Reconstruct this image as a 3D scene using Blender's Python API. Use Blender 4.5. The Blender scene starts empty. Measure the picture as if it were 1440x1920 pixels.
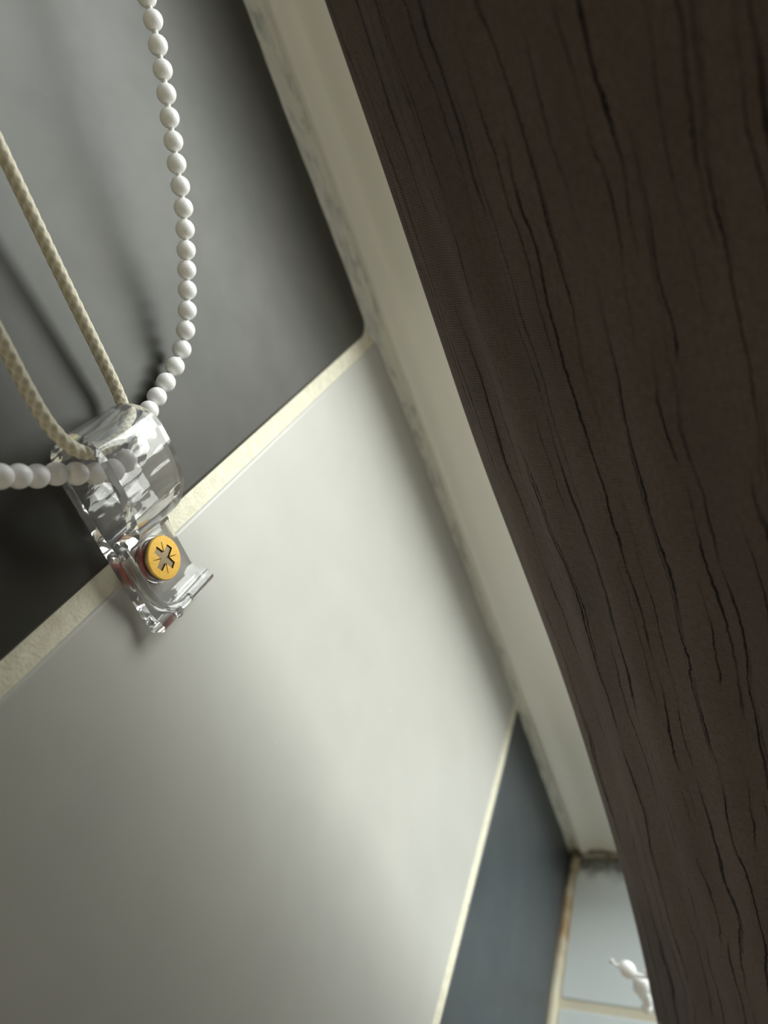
import bpy, bmesh, math, random
from mathutils import Vector, Matrix
random.seed(4)
K = 0.00103                       # metres per working unit (about a millimetre)
COL = bpy.context.scene.collection
scn = bpy.context.scene

# ------------------------------------------------------------ camera, sky, sun, exposure
cam_d = bpy.data.cameras.new('camera'); cam = bpy.data.objects.new('camera', cam_d); COL.objects.link(cam)
R_ = Vector((.8785, .3228, -.3521)); U_ = Vector((.1568, .5014, .8509)); F_ = Vector((-.4512, .8027, -.3899))
m = Matrix((R_, U_, -F_)).transposed().to_4x4(); m.translation = Vector((120, 0, 0)) * K
cam.matrix_world = m
cam_d.sensor_fit = 'VERTICAL'; cam_d.sensor_height = 36; cam_d.sensor_width = 27
cam_d.lens = 36 * 1380 / 1920
cam_d.clip_start = .005; cam_d.clip_end = 50
cam_d.dof.use_dof = True; cam_d.dof.focus_distance = 158 * K; cam_d.dof.aperture_fstop = 12
scn.camera = cam
scn.view_settings.view_transform = 'Standard'; scn.view_settings.look = 'None'
scn.view_settings.exposure = 0.0; scn.view_settings.gamma = 1; scn.view_settings.use_curve_mapping = False

SUN_DIR = Vector((1, .98, .22)).normalized()       # towards the bright sky outside the window
sd = bpy.data.lights.new('sun', 'SUN'); so = bpy.data.objects.new('sun', sd); COL.objects.link(so)
sd.energy = 5.6; sd.angle = math.radians(48); sd.color = (.98, 1, .96)
so.rotation_euler = SUN_DIR.to_track_quat('Z', 'Y').to_euler()

class N:                                            # small node-tree helper
    def __init__(s, tree): s.t = tree; tree.nodes.clear()
    def n(s, kind, ins=None, **kw):
        o = s.t.nodes.new(kind)
        for k, v in kw.items(): setattr(o, k, v)
        for k, v in (ins or {}).items():
            if isinstance(v, bpy.types.NodeSocket): s.t.links.new(v, o.inputs[k])
            else: o.inputs[k].default_value = v
        return o
    def math(s, op, a, b=0.0, c=0.0, clamp=False):
        return s.n('ShaderNodeMath', {0: a, 1: b, 2: c}, operation=op, use_clamp=clamp).outputs[0]
    def ramp(s, fac, stops):
        r = s.n('ShaderNodeValToRGB', {0: fac}); e = r.color_ramp.elements
        while len(e) < len(stops): e.new(.5)
        for el, (p, c) in zip(e, stops): el.position = p; el.color = (c[0], c[1], c[2], 1) if not isinstance(c, (int, float)) else (c, c, c, 1)
        return r.outputs[0]
    def mix(s, f, a, b, bt='MIX'):
        o = s.n('ShaderNodeMix', data_type='RGBA', blend_type=bt)
        for i, v in ((0, f), (6, a), (7, b)):
            if isinstance(v, bpy.types.NodeSocket): s.t.links.new(v, o.inputs[i])
            else: o.inputs[i].default_value = v if i == 0 else (*v, 1)
        return o.outputs[2]
    def sep(s, v): return s.n('ShaderNodeSeparateXYZ', {0: v}).outputs
    def noise(s, vec, scale, detail=3, rough=.5, dist=0):
        return s.n('ShaderNodeTexNoise', {'Vector': vec, 'Scale': scale, 'Detail': detail, 'Roughness': rough, 'Distortion': dist}).outputs[0]
    def mr(s, v, a, b, c=0., d=1., smooth=False):
        return s.n('ShaderNodeMapRange', {0: v, 1: a, 2: b, 3: c, 4: d}, interpolation_type='SMOOTHSTEP' if smooth else 'LINEAR').outputs[0]

w = bpy.data.worlds.new('world'); scn.world = w; w.use_nodes = True
g = N(w.node_tree)
tc = g.n('ShaderNodeTexCoord').outputs['Generated']
sx, sy, sz = g.sep(tc)
out_f = g.mr(sy, -.05, .25, 0, 1, True)              # window side of the world
skyc = g.ramp(g.mr(sz, -.6, .5), [(0, (.26, .25, .18)), (.45, (.55, .60, .50)), (.6, (.95, 1.0, .97)), (1, (.80, .92, 1.0))])
blob = g.noise(tc, 2.6, 2)
roomc = g.ramp(blob, [(.34, (.06, .055, .05)), (.44, (.42, .24, .10)), (.50, (.40, .37, .33)), (.57, (.62, .62, .60)), (.64, (.42, .50, .10)), (.70, (.40, .22, .11))])
behind = g.mr(g.math('ABSOLUTE', g.math('SUBTRACT', sx, .03)), .12, .34, 2.7, .26, True)   # bright band added to the unseen room, lifting the frame but not the blind
roomc = g.n('ShaderNodeVectorMath', {0: roomc, 3: behind}, operation='SCALE').outputs[0]
yard = g.ramp(g.noise(tc, 4.0, 2), [(.36, (.10, .07, .05)), (.48, (.55, .36, .20)), (.56, (.75, .70, .60)), (.64, (.45, .55, .14)), (.72, (.30, .36, .12))])
skyc = g.mix(g.mr(sz, -.12, .12, .85, 0, True), skyc, yard)
c_ = g.mix(out_f, roomc, skyc)
st_ = g.mr(out_f, 0, 1, .80, 1.1)
bg = g.n('ShaderNodeBackground', {0: c_, 1: st_})
wo = g.n('ShaderNodeOutputWorld', {0: bg.outputs[0]})

# ------------------------------------------------------------ materials
def objc(g, s=1 / K):
    t = g.n('ShaderNodeTexCoord').outputs['Object']
    return g.n('ShaderNodeMapping', {'Vector': t, 'Scale': (s, s, s)}).outputs[0]
def scaled(g, v, s): return g.n('ShaderNodeMapping', {'Vector': v, 'Scale': s}).outputs[0]
def mat(name, build):
    mt = bpy.data.materials.new(name); mt.use_nodes = True
    g = N(mt.node_tree); sh = build(g)
    g.n('ShaderNodeOutputMaterial', {0: sh}); return mt
def pbr(g, col, rough=.5, bump=None, bstr=.3, bdist=.001, **kw):
    ins = {'Base Color': col if isinstance(col, bpy.types.NodeSocket) else (*col, 1), 'Roughness': rough}
    if bump is not None: ins['Normal'] = g.n('ShaderNodeBump', {'Strength': bstr, 'Distance': bdist, 'Height': bump}).outputs[0]
    ins.update(kw)
    return g.n('ShaderNodeBsdfPrincipled', ins).outputs[0]

def tile(c1, c2, rough=.33, spec=.5):
    def b(g):
        v = objc(g)
        n1 = g.noise(v, .035, 3, .5)
        col = g.mix(g.mr(n1, .35, .65), c1, c2)
        vor = g.n('ShaderNodeTexVoronoi', {'Vector': v, 'Scale': .055}, feature='F1').outputs['Distance']
        n2 = g.noise(v, 1.5, 2)
        speck = g.math('MULTIPLY', g.mr(g.math('ADD', vor, g.math('MULTIPLY', n2, .02)), .024, .030, 1, 0), .8)
        col = g.mix(speck, col, (.75, .75, .70))
        n3 = g.noise(v, .09, 4, .6, .4)
        r = g.mr(n3, .3, .7, rough - .02, rough + .03)
        return pbr(g, col, r, g.noise(v, .05, 2), .25, .0006, **{'Specular IOR Level': spec})
    return b
M_dark = mat('charcoal_tile', tile((.042, .042, .037), (.052, .050, .043), .38, .20))
M_light = mat('pale_grey_tile', tile((.50, .49, .465), (.53, .52, .49), .38, .4))
M_slate = mat('slate_tile', tile((.050, .060, .068), (.060, .070, .077), .40, .35))
def sill_b(g):
    v = objc(g); X, Y, Z = g.sep(v)
    col = g.mix(g.noise(v, .04, 3), (.76, .82, .84), (.82, .87, .89))
    n = g.noise(v, .12, 4, .6)
    d = g.math('MULTIPLY', g.mr(g.math('ADD', Y, g.math('MULTIPLY', n, 18)), 255, 266, 0, 1, True), g.mr(g.noise(v, .3, 4, .6), .25, .6, .6, 1))
    col = g.mix(g.math('MULTIPLY', d, .93), col, (.06, .06, .05))
    return pbr(g, col, .38)
M_sill = mat('blue_grey_sill_tile', sill_b)

def grout_b(g):
    v = objc(g)
    n = g.noise(v, .35, 5, .65)
    n2 = g.noise(v, .05, 3, .5)
    X, Y, Z = g.sep(v)
    col = g.mix(g.mr(n, .35, .7), (.70, .655, .52), (.86, .82, .67))
    # orange brown limescale and mould around the sill joint
    low = g.mr(Z, -343, -347, 0, 1)
    st = g.math('MULTIPLY', low, g.math('MULTIPLY', g.mr(g.noise(v, .07, 4, .6), .36, .6, .15, 1), g.mr(Y, 190, 225, .25, .9, True)))
    col = g.mix(low, col, (.80, .76, .62))
    col = g.mix(st, col, (.55, .36, .18))
    dark = g.math('MULTIPLY', g.mr(Z, -340, -346, 0, 1), g.math('MULTIPLY', g.mr(Y, 238, 256, 0, 1, True), g.mr(g.noise(v, .16, 4, .6), .3, .6, .35, 1)))
    col = g.mix(dark, col, (.075, .055, .035))
    pit = g.mr(g.n('ShaderNodeTexVoronoi', {'Vector': v, 'Scale': .09}).outputs['Distance'], .045, .07, 1, 0)
    col = g.mix(g.math('MULTIPLY', pit, .8), col, (.10, .08, .05))
    return pbr(g, col, .75, g.noise(v, 1.2, 4), .5, .0004)
M_grout = mat('cream_grout', grout_b)

def pvc(g):
    v = objc(g); X, Y, Z = g.sep(v)
    n = g.noise(v, .02, 3)
    col = g.mix(n, (.82, .815, .79), (.87, .865, .84))
    d = g.math('MULTIPLY', g.mr(Z, -333, -349, 0, 1, True), g.mr(g.noise(v, .09, 4, .6), .3, .55, .3, 1))
    col = g.mix(g.math('MULTIPLY', d, .85), col, (.16, .11, .07))
    return pbr(g, col, .38)
M_pvc = mat('white_pvc', pvc)
def sili(g):
    v = objc(g); X, Y, Z = g.sep(v)
    n = g.noise(scaled(g, v, (1, 1, .35)), .30, 4, .6, .6)
    col = g.mix(g.mr(n, .48, .72), (.72, .73, .70), (.40, .43, .42))
    d = g.math('MULTIPLY', g.mr(Z, -330, -346, 0, 1, True), g.mr(g.noise(v, .13, 4, .6), .3, .6, .3, 1))
    col = g.mix(d, col, (.13, .09, .055))
    return pbr(g, col, .5, g.noise(v, .5, 3), .4, .0006)
M_sil = mat('grubby_sealant', sili)

def glass_b(g):
    t = g.n('ShaderNodeBsdfTransparent', {0: (.97, .98, .97, 1)}).outputs[0]
    gl = g.n('ShaderNodeBsdfGlossy', {'Color': (1, 1, 1, 1), 'Roughness': .02}).outputs[0]
    return g.n('ShaderNodeMixShader', {0: .06, 1: t, 2: gl}).outputs[0]
M_glass = mat('window_glass', glass_b)

def clear_b(g):
    v = objc(g)
    return pbr(g, (.985, .985, .985), .02, g.noise(scaled(g, v, (1, .3, 1)), .18, 2), .4, .0011,
               **{'Transmission Weight': .93, 'IOR': 1.49})
M_clear = mat('clear_plastic', clear_b)

def bead_b(g):
    v = objc(g)
    return pbr(g, (.93, .92, .93), .42, g.noise(v, 2.2, 3, .6), .25, .0003,
               **{'Subsurface Weight': .25, 'Subsurface Radius': (.002, .002, .002), 'Subsurface Scale': .6})
M_bead = mat('white_bead_plastic', bead_b)
M_string = mat('white_string', lambda g: pbr(g, (.82, .82, .80), .6))
def cord_b(g):
    v = objc(g)
    at = g.n('ShaderNodeAttribute', attribute_name='braid').outputs['Fac']
    col = g.mix(at, (.42, .37, .27), (.76, .71, .58))
    return pbr(g, col, .8, g.noise(v, 5, 3), .3, .0002)
M_cord = mat('beige_braid', cord_b)

def fabric_b(g):
    v = g.n('ShaderNodeAttribute', attribute_name='cloth').outputs['Vector']; X, Y, Z = g.sep(v)     # distance across the cloth, 0, height
    wob = g.noise(scaled(g, v, (.035, .0, .014)), 1, 3, .6)
    wob2 = g.noise(scaled(g, v, (.6, 0, .55)), 1, 3, .65)
    xx = g.math('ADD', X, g.math('ADD', g.math('MULTIPLY', wob, 11.0), g.math('MULTIPLY', wob2, .9)))
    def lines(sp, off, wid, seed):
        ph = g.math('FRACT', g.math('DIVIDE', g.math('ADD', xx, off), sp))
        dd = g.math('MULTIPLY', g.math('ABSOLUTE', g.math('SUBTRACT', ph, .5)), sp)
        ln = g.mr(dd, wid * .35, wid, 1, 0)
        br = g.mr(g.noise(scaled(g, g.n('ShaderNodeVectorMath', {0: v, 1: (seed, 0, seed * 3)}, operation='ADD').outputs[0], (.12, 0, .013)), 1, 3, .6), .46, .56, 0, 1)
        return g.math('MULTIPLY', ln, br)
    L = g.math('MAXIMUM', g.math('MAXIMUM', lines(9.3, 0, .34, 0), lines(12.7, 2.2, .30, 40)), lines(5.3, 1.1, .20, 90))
    th = g.noise(scaled(g, v, (1.2, 1, .55)), 1, 4, .65)
    weave = g.n('ShaderNodeTexWave', {'Vector': scaled(g, v, (.30, 0, .62)), 'Scale': 1.0, 'Distortion': 2.2, 'Detail': 3, 'Detail Scale': 2.5}, bands_direction='Z').outputs['Fac']
    big = g.noise(scaled(g, v, (.05, 0, .02)), 1, 3)
    col = g.mix(g.mr(th, .3, .7), (.044, .035, .033), (.112, .090, .083))
    col = g.mix(g.math('MULTIPLY', weave, .7), col, (.150, .120, .110))
    col = g.mix(g.mr(big, .35, .65, 0, .4), col, (.032, .032, .030))
    fl = g.mr(g.noise(v, 1.6, 2), .70, .76, 0, .5)
    col = g.mix(fl, col, (.36, .30, .26))
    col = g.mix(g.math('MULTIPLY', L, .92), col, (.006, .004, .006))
    h = g.math('ADD', g.math('MULTIPLY', weave, .6), g.math('ADD', g.math('MULTIPLY', th, .5), g.math('MULTIPLY', L, -1.6)))
    return pbr(g, col, .9, h, .6, .0008, **{'Specular IOR Level': .12, 'Sheen Weight': g.math('MULTIPLY', g.math('SUBTRACT', 1, L), .10), 'Sheen Roughness': .5, 'Sheen Tint': (1, .86, .82, 1)})
M_fabric = mat('dark_brown_fabric', fabric_b)
M_brass = mat('brass_yellow', lambda g: pbr(g, g.mix(g.mr(g.noise(objc(g), 1.3, 3), .3, .7), (.92, .52, .07), (1.0, .62, .12)), .34, **{'Metallic': .25}))
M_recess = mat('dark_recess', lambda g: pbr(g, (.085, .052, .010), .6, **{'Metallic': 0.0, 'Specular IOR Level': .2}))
M_steel = mat('dark_plated_metal', lambda g: pbr(g, (.30, .24, .16), .3, **{'Metallic': .9}))
M_red = mat('red_plastic', lambda g: pbr(g, (.62, .03, .03), .4))
M_thread = mat('grey_thread', lambda g: pbr(g, (.42, .42, .38), .8))

# ------------------------------------------------------------ object helpers
def link(name, me, mats, parent=None, smooth=None):
    o = bpy.data.objects.new(name, me); COL.objects.link(o)
    for mm in (mats if isinstance(mats, (list, tuple)) else [mats]): me.materials.append(mm)
    if parent: o.parent = parent
    if smooth:
        for p in me.polygons: p.use_smooth = True
    return o
def obj(name, bm, mats, parent=None, smooth=False):
    for v in bm.verts: v.co *= K
    bmesh.ops.recalc_face_normals(bm, faces=bm.faces)
    me = bpy.data.meshes.new(name); bm.to_mesh(me); bm.free()
    return link(name, me, mats, parent, smooth)
def empty(name, loc=(0, 0, 0), **props):
    o = bpy.data.objects.new(name, None); COL.objects.link(o); o.location = Vector(loc) * K
    o.empty_display_size = .01
    for k, v in props.items(): o[k] = v
    return o
def child(name, bm, mats, root, smooth=False):      # mesh given in world units, parented to root
    for v in bm.verts: v.co -= Vector(root.location) / K
    return obj(name, bm, mats, root, smooth)
def bevel(o, wdt, seg=3, ang=35):
    b = o.modifiers.new('bevel', 'BEVEL'); b.width = wdt * K; b.segments = seg; b.limit_method = 'ANGLE'; b.angle_limit = math.radians(ang)
def box(bm, a, b, mi=0):
    vs = [bm.verts.new((x, y, z)) for x in (a[0], b[0]) for y in (a[1], b[1]) for z in (a[2], b[2])]
    for f in ((0, 1, 3, 2), (4, 6, 7, 5), (0, 4, 5, 1), (2, 3, 7, 6), (0, 2, 6, 4), (1, 5, 7, 3)):
        fc = bm.faces.new([vs[i] for i in f]); fc.material_index = mi
def slab(bm, axis, poly, lo, hi, bev, mi=0):
    """rounded tile: polygon in the plane, raised along axis with an eased edge"""
    n = len(poly); cx = sum(p[0] for p in poly) / n; cy = sum(p[1] for p in poly) / n
    def mk(p, h): return (h, p[0], p[1]) if axis == 'X' else (p[0], p[1], h)
    def inset(d):
        r = []
        for i in range(n):
            a, b, c = Vector(poly[i - 1]), Vector(poly[i]), Vector(poly[(i + 1) % n])
            d1 = (b - a).normalized(); d2 = (c - b).normalized()
            n1 = Vector((-d1.y, d1.x)); n2 = Vector((-d2.y, d2.x)); s = (n1 + n2)
            s = s / max(.3, (1 + n1.dot(n2)))
            r.append((b.x + s.x * d, b.y + s.y * d))
        return r
    rings = [(0, lo)] + [(bev * (1 - math.cos(t * math.pi / 2)), hi - bev * .8 * (1 - math.sin(t * math.pi / 2))) for t in (0, .25, .5, .75, 1)]
    prev = None
    for d, h in rings:
        ring = [bm.verts.new(mk(p, h)) for p in inset(d)]
        if prev:
            for i in range(n):
                f = bm.faces.new((prev[i], prev[(i + 1) % n], ring[(i + 1) % n], ring[i])); f.material_index = mi; f.smooth = True
        prev = ring
    f = bm.faces.new(prev); f.material_index = mi
def rrect(a0, b0, a1, b1, r):
    """counter-clockwise rectangle; r = radii of corners (a0b0, a1b0, a1b1, a0b1)"""
    pts = []
    for (x, y, sx_, sy_, a, rr) in ((a0, b0, 1, 1, 180, r[0]), (a1, b0, -1, 1, 270, r[1]), (a1, b1, -1, -1, 0, r[2]), (a0, b1, 1, -1, 90, r[3])):
        for k in range(7):
            t = math.radians(a + 90 * k / 6)
            pts.append((x + sx_ * rr + rr * math.cos(t), y + sy_ * rr + rr * math.sin(t)))
    return pts
def catmull(pts, n=10):
    P = [Vector(p) for p in pts]; P = [2 * P[0] - P[1]] + P + [2 * P[-1] - P[-2]]; out = []
    for i in range(1, len(P) - 2):
        for k in range(n):
            t = k / n; a, b, c, d = P[i - 1:i + 3]
            out.append(.5 * ((2 * b) + (c - a) * t + (2 * a - 5 * b + 4 * c - d) * t * t + (3 * b - a - 3 * c + d) * t ** 3))
    out.append(P[-2]); return out
def tube(bm, pts, rad, seg=12, prof=None, cap=True):
    up = Vector((.3, .2, 1)); prev = None; s = 0; rings = []
    T0 = (pts[1] - pts[0]).normalized(); nx = T0.orthogonal().normalized()
    for i, p in enumerate(pts):
        T = (pts[min(i + 1, len(pts) - 1)] - pts[max(i - 1, 0)]).normalized()
        nx = (nx - T * nx.dot(T)).normalized(); ny = T.cross(nx)
        if i: s += (p - pts[i - 1]).length
        ring = []
        for j in range(seg):
            a = 2 * math.pi * j / seg
            r = rad if not callable(rad) else rad(i / (len(pts) - 1))
            if prof: r += prof(a, s)
            ring.append(bm.verts.new(p + (nx * math.cos(a) + ny * math.sin(a)) * r))
        if prev:
            for j in range(seg):
                f = bm.faces.new((prev[j], prev[(j + 1) % seg], ring[(j + 1) % seg], ring[j])); f.smooth = True
        prev = ring; rings.append(ring)
    if cap: bm.faces.new(rings[0][::-1]); bm.faces.new(rings[-1])
    return rings
def extrude_profile(bm, prof, axis, a, b, mi=0, smooth=True, close=False):
    """sweep an open XY profile along Z"""
    A = [bm.verts.new((p[0], p[1], a)) for p in prof]; B = [bm.verts.new((p[0], p[1], b)) for p in prof]
    for i in range(len(prof) - (0 if close else 1)):
        j = (i + 1) % len(prof)
        f = bm.faces.new((A[i], A[j], B[j], B[i])); f.smooth = smooth; f.material_index = mi

# ------------------------------------------------------------ the setting: tiled reveal
SILL = -351.5
bm = bmesh.new()
box(bm, (-12, -62, SILL - 12), (-.55, 300, 330), 0)
slab(bm, 'X', rrect(-61, -48.6, 257, 142, (4, 8, 3, 4)), -2, 0, 1.1, 1)           # dark upper tile with a rounded corner
slab(bm, 'X', rrect(-61, 146, 257, 329, (3, 3, 3, 3)), -2, 0, .8, 1)
slab(bm, 'X', rrect(-61, -240.5, 268, -53.6, (3, 2, 2, 3)), -2, 0, .9, 2)          # pale middle tile
slab(bm, 'X', rrect(-61, SILL + 3, 268, -246, (2, 2, 2, 2)), -2, -.1, .8, 3)       # narrow slate cut tile
o = obj('wall_left', bm, [M_grout, M_dark, M_light, M_slate]); o['kind'] = 'structure'

bm = bmesh.new()
box(bm, (-12, -62, SILL - 14), (520, 300, SILL - .5), 0)
for (y0, y1) in ((186.3, 262), (80, 182), (-24, 75.7), (-61, -28.3)):
    for (x0, x1) in ((3.2, 300), (304, 518)):
        slab(bm, 'Z', rrect(x0, y0, x1, y1, (2, 2, 2, 2)), SILL - 2, SILL, .8, 1)
o = obj('trim_1', bm, [M_grout, M_sill]); o['kind'] = 'structure'; o['label'] = 'tiled window sill'
# cement smear and blob where the side wall meets the sill
bm = bmesh.new()
path = catmull([(0.6, -60, SILL + .4), (.6, 120, SILL + .4), (.7, 190, SILL + .6), (1.0, 215, SILL + .8), (1.3, 240, SILL + 1.3), (2.6, 252, SILL + 2.2), (3.5, 262, SILL + 3)], 14)
tube(bm, path, lambda t: 1.7 + 2.2 * max(0, t - .72) / .28 + .25 * math.sin(t * 70) + .2 * math.sin(t * 31), 10)
o = obj('trim_2', bm, M_grout); o['kind'] = 'structure'; o['label'] = 'stained joint between wall and sill'

# window: stile, bottom rail, pane
win = empty('window_1', (0, 262, SILL), kind='structure')
FY = 262
prof = [(0, FY + 3), (2.2, FY + 1.5), (3.4, FY + .2), (4.8, FY - 1.3), (6.2, FY - 1.9), (7.6, FY - 1.6), (9.0, FY - .6), (11.5, FY + 1.0), (14, FY + 1.5), (17, FY + 1.4), (22, FY + .6), (27, FY), (34, FY), (38, FY + .4), (40, FY + 2.5), (44, FY + 10), (44, FY + 40), (0, FY + 40)]
bm = bmesh.new(); extrude_profile(bm, prof, 'Z', SILL, 330, close=True)
o = child('frame_stile', bm, M_pvc, win)
bm = bmesh.new()
pr = [(SILL, FY + 40), (SILL, FY + .6), (SILL + 24, FY + .6), (SILL + 28, FY + 2.5), (SILL + 31, FY + 10), (SILL + 31, FY + 40)]
A = [bm.verts.new((30, y, z)) for z, y in pr]; B = [bm.verts.new((520, y, z)) for z, y in pr]
for i in range(len(pr)): bm.faces.new((A[i], A[(i + 1) % 6], B[(i + 1) % 6], B[i]))
bm.faces.new(A); bm.faces.new(B[::-1])
child('frame_rail', bm, M_pvc, win)
bm = bmesh.new(); box(bm, (42, FY + 18, SILL + 30), (520, FY + 22, 330)); child('pane', bm, M_glass, win)

# sealant fillet between wall and frame, ragged wall edge
bm = bmesh.new(); prev = None
edge = [(-349, 259), (-330, 260), (-300, 260.5), (-248, 261.5), (-200, 262), (-162, 262), (-130, 261.5), (-109, 261), (-80, 260), (-56, 259), (-47, 255.5), (-26, 256.5), (2, 256), (34, 255.5), (64, 257), (100, 257), (330, 257)]
def edge_y(z):
    for (z0, y0), (z1, y1) in zip(edge, edge[1:]):
        if z0 <= z <= z1: return y0 + (y1 - y0) * (z - z0) / (z1 - z0)
    return 257
z = -350
while z < 330:
    ye = edge_y(z) + .35 * math.sin(z * .31) * math.sin(z * .083 + 1) + random.uniform(-.12, .12)
    xr = 4.2 if z > -170 else 4.2 - 1.4 * min(1, (-170 - z) / 60)
    j = random.uniform(-.15, .15)
    ring = [bm.verts.new(p) for p in ((-1, ye - .2, z), (.15, ye, z), (1.0 + j, (ye + FY) / 2 + .3 * (FY - ye) / 6, z), (xr - .8, FY - 1.2 + j, z), (xr + .6, FY - 1.3, z), (xr + 1, FY + 2, z))]
    if prev:
        for a in range(5):
            f = bm.faces.new((prev[a], prev[a + 1], ring[a + 1], ring[a])); f.smooth = True
    prev = ring; z += 2.5
o = obj('trim_3', bm, M_sil); o['kind'] = 'structure'; o['label'] = 'smudged sealant bead beside window frame'
# sealant along frame foot
bm = bmesh.new()
tube(bm, [Vector((x, FY - .5 + .4 * math.sin(x * .4), SILL + .8 + .5 * math.sin(x * .23))) for x in range(0, 520, 4)], 2.6, 10)
o = obj('trim_4', bm, M_sil); o['kind'] = 'structure'; o['label'] = 'mouldy joint at foot of frame'

# ------------------------------------------------------------ roller blind
bl = empty('roller_blind', (64, 154, -335), label='dark brown creased fabric blind hanging in front of window frame', category='blind')
be = [(-345, 55), (-298, 57.7), (-260, 60.9), (-210, 64), (-172, 65.4), (-137, 66.2), (-103, 65.6), (-64, 64.1), (-24, 64.1), (8, 64), (31, 63.6), (80, 63.5), (330, 63.5)]
def bx(z):
    for (z0, y0), (z1, y1) in zip(be, be[1:]):
        if z0 <= z <= z1: return y0 + (y1 - y0) * (z - z0) / (z1 - z0)
    return 60
# seen from above the cloth swings from its free edge beside the frame out into the room
plan = catmull([(62.9, 157, 0), (64.2, 153, 0), (69, 147, 0), (77, 139, 0), (90, 129, 0), (108, 119, 0), (132, 110, 0), (165, 103, 0), (210, 99, 0), (280, 97, 0), (360, 97, 0)], 24)
acc = [0]
for p, q in zip(plan, plan[1:]): acc.append(acc[-1] + (q - p).length)
def plan_at(t):
    for i in range(len(acc) - 1):
        if acc[i + 1] >= t or i == len(acc) - 2:
            k = (t - acc[i]) / (acc[i + 1] - acc[i]); p = plan[i].lerp(plan[i + 1], k); T = (plan[i + 1] - plan[i]).normalized()
            return p, Vector((-T.y, T.x, 0))
bm = bmesh.new(); lay = bm.verts.layers.float_vector.new('cloth'); rows = []
ts = [0, .2, .5, .9, 1.4] + [2 + 1.5 * i for i in range(110)] + [170 + 10 * i for i in range(16)]
base = [plan_at(t) for t in ts]
for i in range(171):
    z = -335 + i * 3.8; row = []
    e = sum(bx(max(-344, min(329, z + q))) for q in (-14, -7, 0, 7, 14)) / 5 - 64
    for t, (p, nrm) in zip(ts, base):
        rip = .55 * math.sin(t * .42 + .6 * math.sin(z * .03)) * min(1, t / 8) + .35 * math.sin(t * .17 + z * .02)
        v = bm.verts.new((p.x + e * math.exp(-t / 60) + nrm.x * rip, p.y + nrm.y * rip, z)); v[lay] = (t, 0, z)
        row.append(v)
    rows.append(row)
for a, b in zip(rows, rows[1:]):
    for j in range(len(ts) - 1):
        f = bm.faces.new((a[j], a[j + 1], b[j + 1], b[j])); f.smooth = True
fab = child('fabric', bm, M_fabric, bl)
sm = fab.modifiers.new('thick', 'SOLIDIFY'); sm.thickness = .7 * K; sm.offset = 0
bm = bmesh.new()
tube(bm, catmull([(59.8, 150.2, -290), (61.0, 148.8, -293.5), (61.8, 147.6, -296.5), (63.4, 146.2, -300), (64.6, 145.2, -305), (66, 144.4, -311)], 6), .22, 6)
child('loose_thread', bm, M_thread, bl)

# ------------------------------------------------------------ bead chains
bm = bmesh.new(); bmesh.ops.create_uvsphere(bm, u_segments=28, v_segments=18, radius=2.22)
for v in bm.verts: v.co *= K
bead_me = bpy.data.meshes.new('bead'); bm.to_mesh(bead_me); bm.free(); bead_me.materials.append(M_bead)
for p in bead_me.polygons: p.use_smooth = True
def chain(root, pts, strr=.62, sc=None):
    P = [Vector(p) for p in pts]; o0 = Vector(root.location) / K
    for i, p in enumerate(P):
        b = bpy.data.objects.new('bead', bead_me); COL.objects.link(b); b.parent = root
        b.location = (p - o0) * K
        T = (P[min(i + 1, len(P) - 1)] - P[max(i - 1, 0)]).normalized()
        b.rotation_euler = T.to_track_quat('Z', 'Y').to_euler()
        b.scale = (1, 1, 1.03)
    bm = bmesh.new(); tube(bm, catmull(P, 6), strr, 8)
    child('string', bm, M_string, root, True)
right = [(15.5, 180.5, 69.5), (15.7, 178.6, 64), (15.83, 176.69, 58.57), (15.97, 174.76, 53.16), (16.1, 173.08, 48.28), (15.85, 171.09, 43.18), (15.63, 169.15, 38.16), (15.21, 167.17, 33.3), (14.43, 165.54, 28.52), (13.78, 163.97, 23.74), (13.05, 162.47, 19.17), (12.43, 160.98, 14.51), (11.73, 159.48, 9.95), (10.8, 157.77, 5.57), (9.78, 156.06, 1.31), (8.68, 154.42, -2.72), (7.55, 152.69, -6.91), (6.79, 150.26, -11.03), (5.72, 147.77, -14.91), (4.21, 145.18, -18.5), (3.79, 140.57, -21.09), (3.03, 136.0, -23.2), (2.5, 131.55, -24.96), (2.4, 127.19, -26.5)]
inside = [(3.6, 122.8, -28.2), (5.6, 118.6, -29.6), (6.4, 113.8, -30.6), (6.6, 108.9, -31.2), (6.8, 104.1, -31.0), (8.2, 99.6, -29.4)]
left = [(8.4, 95.6, -27.35), (7.4, 92.4, -25.5), (7.7, 88.4, -23.9), (8.3, 84.7, -22.07), (9.05, 81.0, -20.3), (10.2, 77.4, -17.6), (11.8, 74.2, -14.4)]
ch = empty('bead_chain', (2.4, 127, -26.5), label='white plastic bead chain curving through the clear clip on tiled wall', category='chain')
up_r = [(15.5 + .10 * k, 180.5 + 1.4 * k - .02 * k * k, 69.5 + 5.1 * k) for k in range(17, 0, -1)]
up_l = [(11.8 + 1.5 * k - .05 * k * k if k < 12 else 22.6 + .12 * (k - 12), 74.2 - 2.2 * k + .10 * k * k if k < 11 else 62.1, -14.4 + (3.6 * k + .07 * k * k if k < 10 else 43 + 5.1 * (k - 10))) for k in range(1, 33)]
chain(ch, up_r + right + inside + left + up_l)

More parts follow.
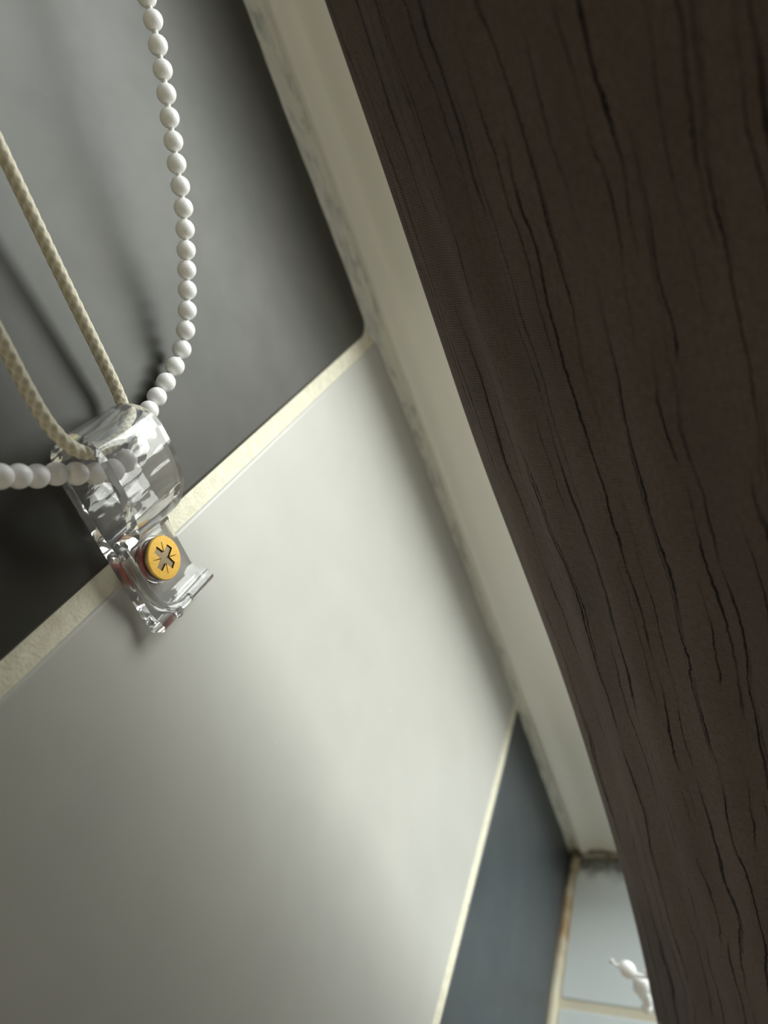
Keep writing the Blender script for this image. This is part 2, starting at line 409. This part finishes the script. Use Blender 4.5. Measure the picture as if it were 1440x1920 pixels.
c2 = empty('bead_chain', (48.4, 166, -287.5), label='short end of white bead chain with joiner peeking out behind lower blind edge', category='chain')
o0 = Vector((48.4, 166, -287.5))
for p, s in (((48.4, 166, -287.6), (1.3, 1.3, 1.6)), ((56.2, 166, -288.6), (.8, .8, 1.2)), ((49.3, 166.3, -301.5), (.55, .55, 1.5)), ((52.0, 165.6, -305.2), (.72, .72, .8)), ((50.6, 165.6, -310.9), (.9, .9, 1.0)), ((51.5, 165.8, -307.8), (.7, .7, .7))):
    b = bpy.data.objects.new('bead', bead_me); COL.objects.link(b); b.parent = c2; b.location = (Vector(p) - o0) * K; b.scale = s
    b.rotation_euler = (0, math.radians(158), 0)
bm = bmesh.new()
tube(bm, catmull([(43.4, 166, -283.2), (44.6, 166, -285.4), (47, 166, -286.6), (51, 166, -289.9), (54, 166, -290.8), (58, 166, -289), (62, 168, -288)], 6), lambda t: 1.15 - .75 * abs(math.sin(t * 9.4 + .3)) if t < .25 else .75, 10)
child('string', bm, M_string, c2, True)
bm = bmesh.new()
tube(bm, catmull([(51.9, 165.8, -292.5), (51.6, 165.8, -296), (51.7, 165.8, -300), (52.3, 165.8, -304.5)], 6), lambda t: 1.2 + 1.7 * math.sin(min(1, t * 1.25 + .12) * math.pi) ** .6, 14)
child('joiner', bm, M_bead, c2, True)
bm = bmesh.new()
tube(bm, catmull([(49.3, 168.5, -302), (48.8, 168.5, -306), (49.2, 168.5, -310.5)], 6), 1.1, 8)
child('joiner_tail', bm, M_string, c2, True)

# ------------------------------------------------------------ pull cord
bm = bmesh.new()
cp = catmull([(24, 88.5, 160), (20.5, 89.5, 100), (17, 90.5, 45), (15, 91.2, 22), (13.6, 91.9, 1), (12.5, 92.2, -9.5), (11.9, 92.9, -17), (11.4, 95.2, -22.3), (10.3, 99.3, -25.2), (8.8, 104, -26.4), (7, 111, -26.2), (5.2, 117.2, -24.6), (4.0, 119.6, -20.5), (4.3, 119.9, -14), (5.6, 119.7, 6), (7.4, 119.4, 28), (9.6, 119.2, 60), (13, 119, 105), (17, 119, 160)], 56)
NB = 4
def braid(a, s):
    u = 2 * math.pi * s / 9.0
    return .13 * max(math.sin(NB * a + NB * u) * (1 if math.sin(NB * a - NB * u) > 0 else .4), math.sin(NB * a - NB * u) * .9)
tube(bm, cp, 1.22, 40, braid)
lay = []
cord = obj('pull_cord', bm, M_cord, None, True)
att = cord.data.attributes.new('braid', 'FLOAT', 'POINT')
seg = 40
for i, v in enumerate(cord.data.vertices):
    rI, j = divmod(i, seg); c = cp[min(rI, len(cp) - 1)]
    att.data[i].value = max(0, min(1, ((v.co / K - c).length - 1.12) / .22))
cord['label'] = 'beige braided cord looped through the clear clip, both strands rising to the left'; cord['category'] = 'cord'

# ------------------------------------------------------------ clear P-shaped clip
clip = empty('cord_clip', (0, 108, -66), label='clear plastic hook clip screwed across the wall tile joint', category='clip')
def arc(cx, cz, r, a0, a1, n):
    return [(cx + r * math.cos(math.radians(a0 + (a1 - a0) * i / n)), cz + r * math.sin(math.radians(a0 + (a1 - a0) * i / n))) for i in range(n + 1)]
def sm2(pts, n=5): return [(p.x, p.y) for p in catmull([(a, b, 0) for a, b in pts], n)]
outer = [(0.05, -28), (.05, -65.3)] + arc(1.2, -65.4, 1.15, 180, 270, 5) + arc(3.6, -65.5, 1.1, 270, 400, 6)
outer += sm2([(4.3, -64.2), (3.5, -63.0), (3.05, -61.2), (3.0, -58)], 4) + sm2([(3.0, -50.5), (3.3, -48.6), (4.6, -47.2), (7.4, -46.0), (10.4, -44.2), (12.6, -41.0), (14.0, -36.5), (14.6, -32), (14.65, -28.6)], 4)
outer += arc(7.35, -28, 7.3, 4, 176, 22)
inner = arc(7.35, -28, 4.9, 180, 0, 18) + sm2([(12.2, -31.5), (11.7, -36), (10.5, -39.8), (8.8, -42.0), (6.4, -43.4), (4.0, -44.3), (2.7, -43.6), (2.45, -41.5)], 4)
Y0, Y1 = 98.2, 115.6
def plate_mesh(outer, inner, y0, y1):
    bm = bmesh.new()
    def loop(pts):
        vs = [bm.verts.new((x, y0, z)) for x, z in pts]
        return [bm.edges.new((vs[i], vs[(i + 1) % len(vs)])) for i in range(len(vs))]
    es = loop(outer)
    if inner: es += loop(inner)
    r = bmesh.ops.triangle_fill(bm, edges=es, use_beauty=True)
    fs = [f for f in r['geom'] if isinstance(f, bmesh.types.BMFace)]
    ex = bmesh.ops.extrude_face_region(bm, geom=fs)
    for v in ex['geom']:
        if isinstance(v, bmesh.types.BMVert): v.co.y = y1
    return bm
bm = plate_mesh(outer, inner, Y0, Y1)
body = child('clip_body', bm, M_clear, clip, False)
# round the free corners of the flap when seen from the front
for v in body.data.vertices:
    p = v.co / K + Vector((0, 108, -66))
    mid = (Y0 + Y1) / 2; s = 1 if p.y > mid else -1
    if p.x > 3.2 and p.z > -48.2:
        q = 0
        if p.z < -38: q = 2.6 * ((-38 - p.z) / 9) ** 2
        if p.z > -26: q = max(q, 1.6 * min(1, (p.z + 26) / 6) ** 2)
        p.y -= s * q
    if p.z < -59.5 and s > 0: p.y += 2.6 * min(1, (-59.5 - p.z) / 4.5) ** 1.6
    v.co = (p - Vector((0, 108, -66))) * K
bevel(body, .55, 4, 50)
for p in body.data.polygons: p.use_smooth = True
wn = body.modifiers.new('wn', 'WEIGHTED_NORMAL'); wn.keep_sharp = True
# raised side rail along the near edge, running down into the bottom lip
bm = bmesh.new()
tube(bm, catmull([(3.9, 99.4, -46.8), (4.3, 99.2, -51), (3.9, 99.6, -56), (3.6, 100.6, -60.5), (3.6, 102.4, -63.4), (3.8, 105.6, -64.9), (4.0, 109, -65.3)], 10), 1.15, 14)
rail = child('side_rail', bm, M_clear, clip, True)
for p in rail.data.polygons: p.use_smooth = True
# round moulded pip at the lip
bm = bmesh.new(); bmesh.ops.create_uvsphere(bm, u_segments=20, v_segments=12, radius=1.25, matrix=Matrix.Translation((3.4, 104.4, -66.0)))
child('moulded_pip', bm, M_clear, clip, True)
# raised ring around the screw
SC = Vector((5.2, 106.4, -53.2))
bm = bmesh.new()
prf = [(3.02, 5.3), (3.9, 5.1), (4.1, 4.7), (3.9, 4.3), (3.02, 4.1)]
pv = None; first = None
for k in range(41):
    a = 2 * math.pi * k / 40
    ring = first if k == 40 else [bm.verts.new((x, SC.y + r * math.cos(a), SC.z + r * math.sin(a))) for x, r in prf]
    if pv:
        for j in range(5):
            f = bm.faces.new((pv[j], pv[(j + 1) % 5], ring[(j + 1) % 5], ring[j])); f.smooth = True
    else: first = ring
    pv = ring
child('screw_collar', bm, M_clear, clip)

# ------------------------------------------------------------ screw and wall plug
scr = empty('screw', (0, SC.y, SC.z), label='brass yellow countersunk cross-head screw in the clear clip', category='screw')
HR = 4.85; HX = 6.2
bm = bmesh.new()
prf = [(-6, .01), (-5.5, 1.5), (3.4, 1.6), (4.0, 2.3), (HX - 1.5, HR - .15), (HX - .3, HR + .02)]
pv = None
for x, r in prf:
    ring = [bm.verts.new((x, SC.y + r * math.cos(a), SC.z + r * math.sin(a))) for a in [2 * math.pi * k / 48 for k in range(48)]]
    if pv:
        for j in range(48):
            f = bm.faces.new((pv[j], pv[(j + 1) % 48], ring[(j + 1) % 48], ring[j])); f.smooth = True
    pv = ring
bm.faces.new(pv)
child('shank', bm, M_steel, scr)
# head face with a pressed cross and radial ticks
def cross(r):
    pts = []
    for q in range(4):
        c, s = math.cos(q * math.pi / 2), math.sin(q * math.pi / 2)
        for (x, y) in ((r, -.78), (r * .96, .80), (.95, .90)):
            pts.append((x * c - y * s, x * s + y * c))
    return pts
ROT = math.radians(22)
cr = cross(3.1)
def rotp(p, a): return (p[0] * math.cos(a) - p[1] * math.sin(a), p[0] * math.sin(a) + p[1] * math.cos(a))
cr = [rotp(p, ROT) for p in cr]
bm = bmesh.new()
def vloop(pts, x): return [bm.verts.new((x, SC.y + p[0], SC.z + p[1])) for p in pts]
oc = [(HR * math.cos(2 * math.pi * k / 48), HR * math.sin(2 * math.pi * k / 48)) for k in range(48)]
o1 = vloop(oc, HX - .3); o2 = vloop([(p[0] * .965, p[1] * .965) for p in oc], HX); cin = vloop(cr, HX)
for j in range(48): bm.faces.new((o1[j], o1[(j + 1) % 48], o2[(j + 1) % 48], o2[j]))
es = [bm.edges.get((o2[j], o2[(j + 1) % 48])) for j in range(48)] + [bm.edges.new((cin[j], cin[(j + 1) % 12])) for j in range(12)]
bmesh.ops.triangle_fill(bm, edges=es, use_beauty=True)
child('screw_head', bm, M_brass, scr)
bm = bmesh.new()
top = vloop(cr, HX); bot = vloop([(p[0] * .55, p[1] * .55) for p in cr], HX - 1.9)
for j in range(12): bm.faces.new((top[j], top[(j + 1) % 12], bot[(j + 1) % 12], bot[j]))
bm.faces.new(bot)
for q in range(4):
    a = ROT + math.pi / 4 + q * math.pi / 2
    t = [rotp(p, a) for p in ((1.2, -.12), (3.5, -.05), (3.5, .05), (1.2, .12))]
    bm.faces.new(vloop(t, HX + .03))
rc = child('cross_recess', bm, M_recess, scr)

plug = empty('wall_plug', (0, SC.y, SC.z), label='red plastic wall plug behind the screw, seen through the clip', category='wall plug')
bm = bmesh.new()
prf = [(-6, 1.75), (-6, 3.0), (0.02, 3.0), (.02, 3.7), (.9, 3.7), (1.5, 3.1), (2.2, 2.6), (2.2, 1.75)]
pv = None
for x, r in prf:
    ring = [bm.verts.new((x, SC.y + r * math.cos(a), SC.z + r * math.sin(a))) for a in [2 * math.pi * k / 36 for k in range(36)]]
    if pv:
        for j in range(36): bm.faces.new((pv[j], pv[(j + 1) % 36], ring[(j + 1) % 36], ring[j]))
    pv = ring
child('plug_sleeve', bm, M_red, plug)
